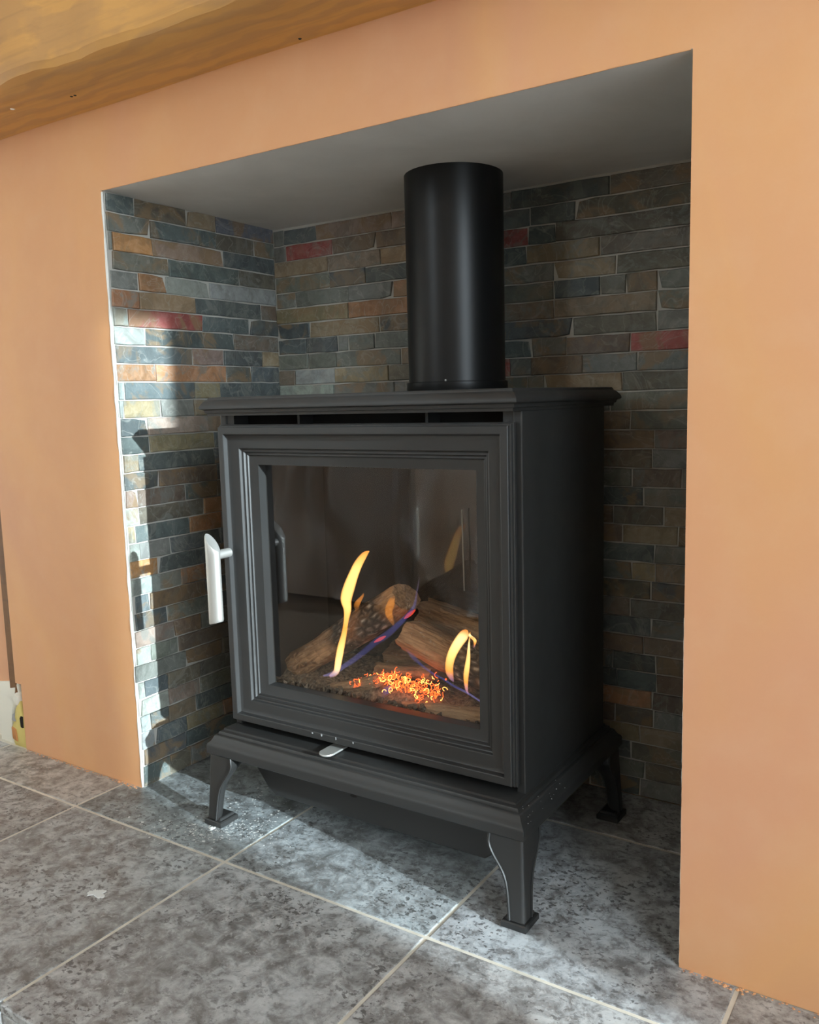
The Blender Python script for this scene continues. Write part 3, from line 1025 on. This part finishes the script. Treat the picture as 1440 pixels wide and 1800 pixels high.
log('imitation_log', (.3750, .215, .2260), (.5300, .215, .2300), .0300, .0300, M['log_plain'], 8.3, 'brown log at the back, between the two leaning ones')
# ash bed
m = MB()
nx, ny = 70, 28
grid = []
for j in range(ny + 1):
    for i in range(nx + 1):
        x = .2290 + (.6880 - .2290) * i / nx
        y = .044 + (.231 - .044) * j / ny
        z = .2030 + .010 * (j / ny) + .009 * noise.noise(Vector((x * 28, y * 28, 1))) + .006 * noise.noise(Vector((x * 90, y * 90, 2)))
        z += .020 * math.exp(-((x - .46) / .07) ** 2 - ((y - .10) / .035) ** 2)
        grid.append((x, y, z))
fs = []
for j in range(ny):
    for i in range(nx):
        a = j * (nx + 1) + i
        fs.append((a, a + 1, a + nx + 2, a + nx + 1))
rim = []
m.add(grid, fs)
m.box(.2290, .6880, .0445, .231, .162, .196)
bed = m.build('ash_bed', M['ash'], stove, smooth=60)
# bark chips at the glass
r = random.Random(17)
mb = MB()
for k in range(150):
    x = r.uniform(.275, .655)
    y = r.uniform(.044, .062)
    z = .2085 + .0035 * math.sin(x * 40) + r.uniform(-.002, .004)
    s = r.uniform(.003, .0085)
    q = Quaternion((r.uniform(-1, 1), r.uniform(-1, 1), r.uniform(-1, 1), r.uniform(-1, 1))).normalized()
    vs = [Vector((sx * s * r.uniform(.7, 1.6), sy * s * .5, sz * s * .35)) for sx in (-1, 1) for sy in (-1, 1) for sz in (-1, 1)]
    vs = [q @ v + Vector((x, y, z)) for v in vs]
    mb.add(vs, [(0, 1, 3, 2), (4, 6, 7, 5), (0, 4, 5, 1), (2, 3, 7, 6), (0, 2, 6, 4), (1, 5, 7, 3)])
o = mb.build('bark_chips', M['bark'])
o['kind'] = 'stuff'
tag(o, 'charred bark chips strewn along the bottom of the stove glass', 'bark')
# glowing strands
path = [(.3911, .2205), (.4192, .2320), (.4400, .2360), (.4600, .2370), (.4777, .2340), (.4983, .2330), (.521, .2310), (.538, .2290)]
for nm, mt, cnt, sd in (('ember_strands', M['ember'], 190, 1), ('ember_strands', M['ember_hot'], 50, 2)):
    r = random.Random(sd)
    mb = MB()
    for k in range(cnt):
        t = min(.999, r.random() ** .75) * (len(path) - 1)
        i = int(t)
        f = t - i
        x = path[i][0] + (path[i + 1][0] - path[i][0]) * f
        z = path[i][1] + (path[i + 1][1] - path[i][1]) * f
        sp = .002 + .010 * max(0, (x - .40) / .14)
        x += r.gauss(0, .004)
        z += r.gauss(0, sp * .75)
        y = .088 + r.gauss(0, .012)
        a, b, c = r.uniform(0, 6.28), r.uniform(.0010, .0034), r.uniform(-1, 1)
        turn = r.uniform(2.5, 7)
        ax = Quaternion((r.uniform(-1, 1), r.uniform(-1, 1), r.uniform(-1, 1), r.uniform(-1, 1))).normalized()
        pts = [Vector((x, y, z)) + ax @ Vector((b * (1 + .5 * q / 9) * math.cos(a + turn * q / 9), b * math.sin(a + turn * q / 9), .007 * c * q / 9)) for q in range(10)]
        mb.tube(pts, .00042, 4)
    o = mb.build(nm, mt)
    o['kind'] = 'stuff'
    tag(o, 'orange glowing ember strands curled on the ash bed' if sd == 1 else 'brightest yellow glowing ember strands among the orange ones', 'embers')
# red-hot underside patches on the leaning log
for P0, P1, rad in (((.470, .108, .3235), (.488, .110, .338), .0026), ((.415, .108, .281), (.436, .108, .293), .0022)):
    mb = MB().tube([Vector(P0).lerp(Vector(P1), i / 8) for i in range(9)], [rad * math.sin(math.pi * (i + .6) / 9.2) + .0003 for i in range(9)], 10)
    tag(mb.build('glowing_coal', M['coal'], None, smooth=60), 'red glowing patch near the %s of the leaning log' % ('raised end' if rad > .0024 else 'middle underside'), 'ember')


# flames
def flame(path, mat, label, thick=.55, seed=0):
    pts = [Vector((x, y, z)) for x, y, z, w in path]
    wd = [w for x, y, z, w in path]
    # resample smoothly
    N = 48
    dense, rad = [], []
    L = len(pts) - 1
    for i in range(N + 1):
        t = i / N * L
        a = min(int(t), L - 1)
        f = t - a
        p = [pts[max(a - 1, 0)], pts[a], pts[a + 1], pts[min(a + 2, L)]]
        ww = [wd[max(a - 1, 0)], wd[a], wd[a + 1], wd[min(a + 2, L)]]
        cr = lambda q0, q1, q2, q3: q1 + (q2 - q0) * (.5 * f) + (q0 * 2 - q1 * 5 + q2 * 4 - q3) * (.5 * f * f) + (q1 * 3 - q0 - q2 * 3 + q3) * (.5 * f ** 3)
        dense.append(cr(*p))
        rad.append(max(.0003, cr(*ww)))
    rings = []
    for i, p in enumerate(dense):
        d = (dense[min(i + 1, N)] - dense[max(i - 1, 0)]).normalized()
        side = Vector((d.z, 0, -d.x)).normalized()
        dep = Vector((0, 1, 0))
        sway = .004 * math.sin(i * .16 + seed)
        rings.append([p + dep * sway + side * (math.cos(t) * rad[i]) + dep * (math.sin(t) * rad[i] * thick) for t in [2 * math.pi * k / 20 for k in range(20)]])
    base = tuple(pts[0])
    o = MB().rings(rings, True, True, True).build('flame', mat, None, smooth=180, loc=base)
    return tag(o, label, 'flame', 'flames in the stove')


F1 = [(0.3437, 0.088, 0.223, 0.0023), (0.3548, 0.088, 0.2313, 0.0051), (0.3594, 0.088, 0.2507, 0.0062), (0.3646, 0.088, 0.27, 0.0062), (0.3727, 0.088, 0.2919, 0.0047), (0.3793, 0.088, 0.3134, 0.0043), (0.3843, 0.088, 0.3322, 0.0068), (0.3836, 0.088, 0.348, 0.0096), (0.39, 0.088, 0.3667, 0.0096), (0.3976, 0.088, 0.3854, 0.0081), (0.4051, 0.088, 0.4016, 0.007), (0.4152, 0.088, 0.4157, 0.0047), (0.4229, 0.088, 0.4215, 0.0007)]
F2 = [(0.3862, 0.098, 0.3256, 0.0011), (0.3906, 0.098, 0.3307, 0.0045), (0.3965, 0.098, 0.3405, 0.0047), (0.4011, 0.098, 0.35, 0.0023), (0.4033, 0.098, 0.3566, 0.0005)]
F3 = [(0.4644, 0.086, 0.3153, 0.0011), (0.463, 0.086, 0.3283, 0.0051), (0.4601, 0.086, 0.3412, 0.0068), (0.4617, 0.086, 0.3523, 0.0056), (0.4698, 0.086, 0.3619, 0.0011)]
F4 = [(0.561, 0.09, 0.2488, 0.0011), (0.5577, 0.09, 0.26, 0.0056), (0.5573, 0.09, 0.275, 0.0065), (0.5607, 0.09, 0.2904, 0.007), (0.5675, 0.09, 0.304, 0.0074), (0.5767, 0.09, 0.3158, 0.0074), (0.5839, 0.09, 0.323, 0.0045), (0.5874, 0.09, 0.3256, 0.0009)]
F5 = [(0.5897, 0.085, 0.238, 0.0005), (0.5863, 0.085, 0.2469, 0.0025), (0.5836, 0.085, 0.2634, 0.0041), (0.5846, 0.085, 0.2783, 0.0038), (0.588, 0.085, 0.2935, 0.0027), (0.5915, 0.085, 0.3086, 0.0016), (0.5931, 0.085, 0.3192, 0.0005)]
F6 = [(0.5951, 0.092, 0.3021, 0.0005), (0.5929, 0.092, 0.3091, 0.0025), (0.5901, 0.092, 0.3171, 0.0027), (0.5879, 0.092, 0.3226, 0.0007)]
B1 = [(0.3304, 0.09, 0.2217, 0.0011), (0.3467, 0.09, 0.2271, 0.0034), (0.3674, 0.09, 0.2409, 0.0038), (0.3849, 0.09, 0.2527, 0.0043), (0.4078, 0.09, 0.2698, 0.0047), (0.4302, 0.09, 0.2876, 0.005), (0.452, 0.09, 0.3017, 0.0052), (0.4708, 0.09, 0.3174, 0.0045), (0.4867, 0.09, 0.3324, 0.0034), (0.4998, 0.09, 0.3491, 0.0025), (0.5029, 0.09, 0.3666, 0.0016), (0.5073, 0.09, 0.3917, 0.0005)]
B2 = [(0.4826, 0.088, 0.2842, 0.0011), (0.4938, 0.088, 0.2748, 0.0038), (0.5062, 0.088, 0.2679, 0.0023), (0.5284, 0.088, 0.2586, 0.0018), (0.5478, 0.088, 0.2526, 0.0016), (0.5644, 0.088, 0.2435, 0.0018), (0.5809, 0.088, 0.2366, 0.0018), (0.6018, 0.088, 0.2275, 0.0014)]
B3 = [(0.4522, 0.07, 0.2136, 0.0023), (0.4631, 0.07, 0.2266, 0.0056), (0.4686, 0.07, 0.2342, 0.0023)]
flame(F1, M['flame'], 'tallest yellow flame licking up past the leaning log', .6, 0)
flame(F2, M['flame_faint'], 'faint orange flame just behind the tallest flame', .5, 1)
flame(F3, M['flame_faint'], 'pale orange flame over the upper end of the leaning log', .4, 2)
flame(F4, M['flame_bright'], 'broad bright flame in front of the thick sloping log', .6, 3)
flame(F5, M['flame_bright'], 'thin tall flame beside the hinge-side edge of the glass', .6, 4)
flame(F6, M['flame_bright'], 'short flame tip above the thin flame by the glass edge', .6, 5)
flame(B1, M['flame_blue'], 'blue gas flame along the underside of the leaning log', .5, 6)
flame(B2, M['flame_blue'], 'blue gas flame along the lower edge of the thick sloping log', .6, 7)
flame(B3, M['flame_blue'], 'small blue flame in front of the ember mound', .5, 8)

# ------------------------------------------------------------------ the room behind the camera: a sofa under a dust sheet, seen in the glass
n, k = 130, 110
prof = [(-3.00, -.09), (-2.98, .92), (-2.72, .95), (-2.58, .50), (-1.80, .46), (-1.62, .40), (-1.50, -.09)]
seg = [math.dist(prof[i], prof[i + 1]) for i in range(len(prof) - 1)]
vs, fs = [], []
for i in range(n + 1):
    x = -1.66 + 1.56 * i / n
    for j in range(k + 1):
        d = sum(seg) * j / k
        q = 0
        while q < len(seg) - 1 and d > seg[q]:
            d -= seg[q]
            q += 1
        f = min(1, d / seg[q])
        y = prof[q][0] + (prof[q + 1][0] - prof[q][0]) * f
        z = prof[q][1] + (prof[q + 1][1] - prof[q][1]) * f
        tx, tz = (prof[q + 1][0] - prof[q][0]) / seg[q], (prof[q + 1][1] - prof[q][1]) / seg[q]
        s_ = sum(seg) * j / k
        a = noise.noise(Vector((x * 2.4 + s_ * 1.1, s_ * 1.3 - x, 3)))
        b = noise.noise(Vector((x * 6.5 - s_ * 2.2 + 2 * a, s_ * 1.8 + x * 1.5, 5)))
        c = noise.noise(Vector((x * 13 + s_ * 5, s_ * 4 - x * 6 + 2 * b, 8)))
        h = .06 * a + .075 * (1 - 2.4 * abs(b)) + .022 * c
        vs.append((x, y - tz * h, max(-.098, z + tx * h)))
for i in range(n):
    for j in range(k):
        a = i * (k + 1) + j
        fs.append((a, a + 1, a + k + 2, a + k + 1))
tag(MB().add(vs, fs).build('covered_sofa', M['sheet'], None, smooth=180), 'sofa under a crumpled grey dust sheet, standing across the room', 'sofa')
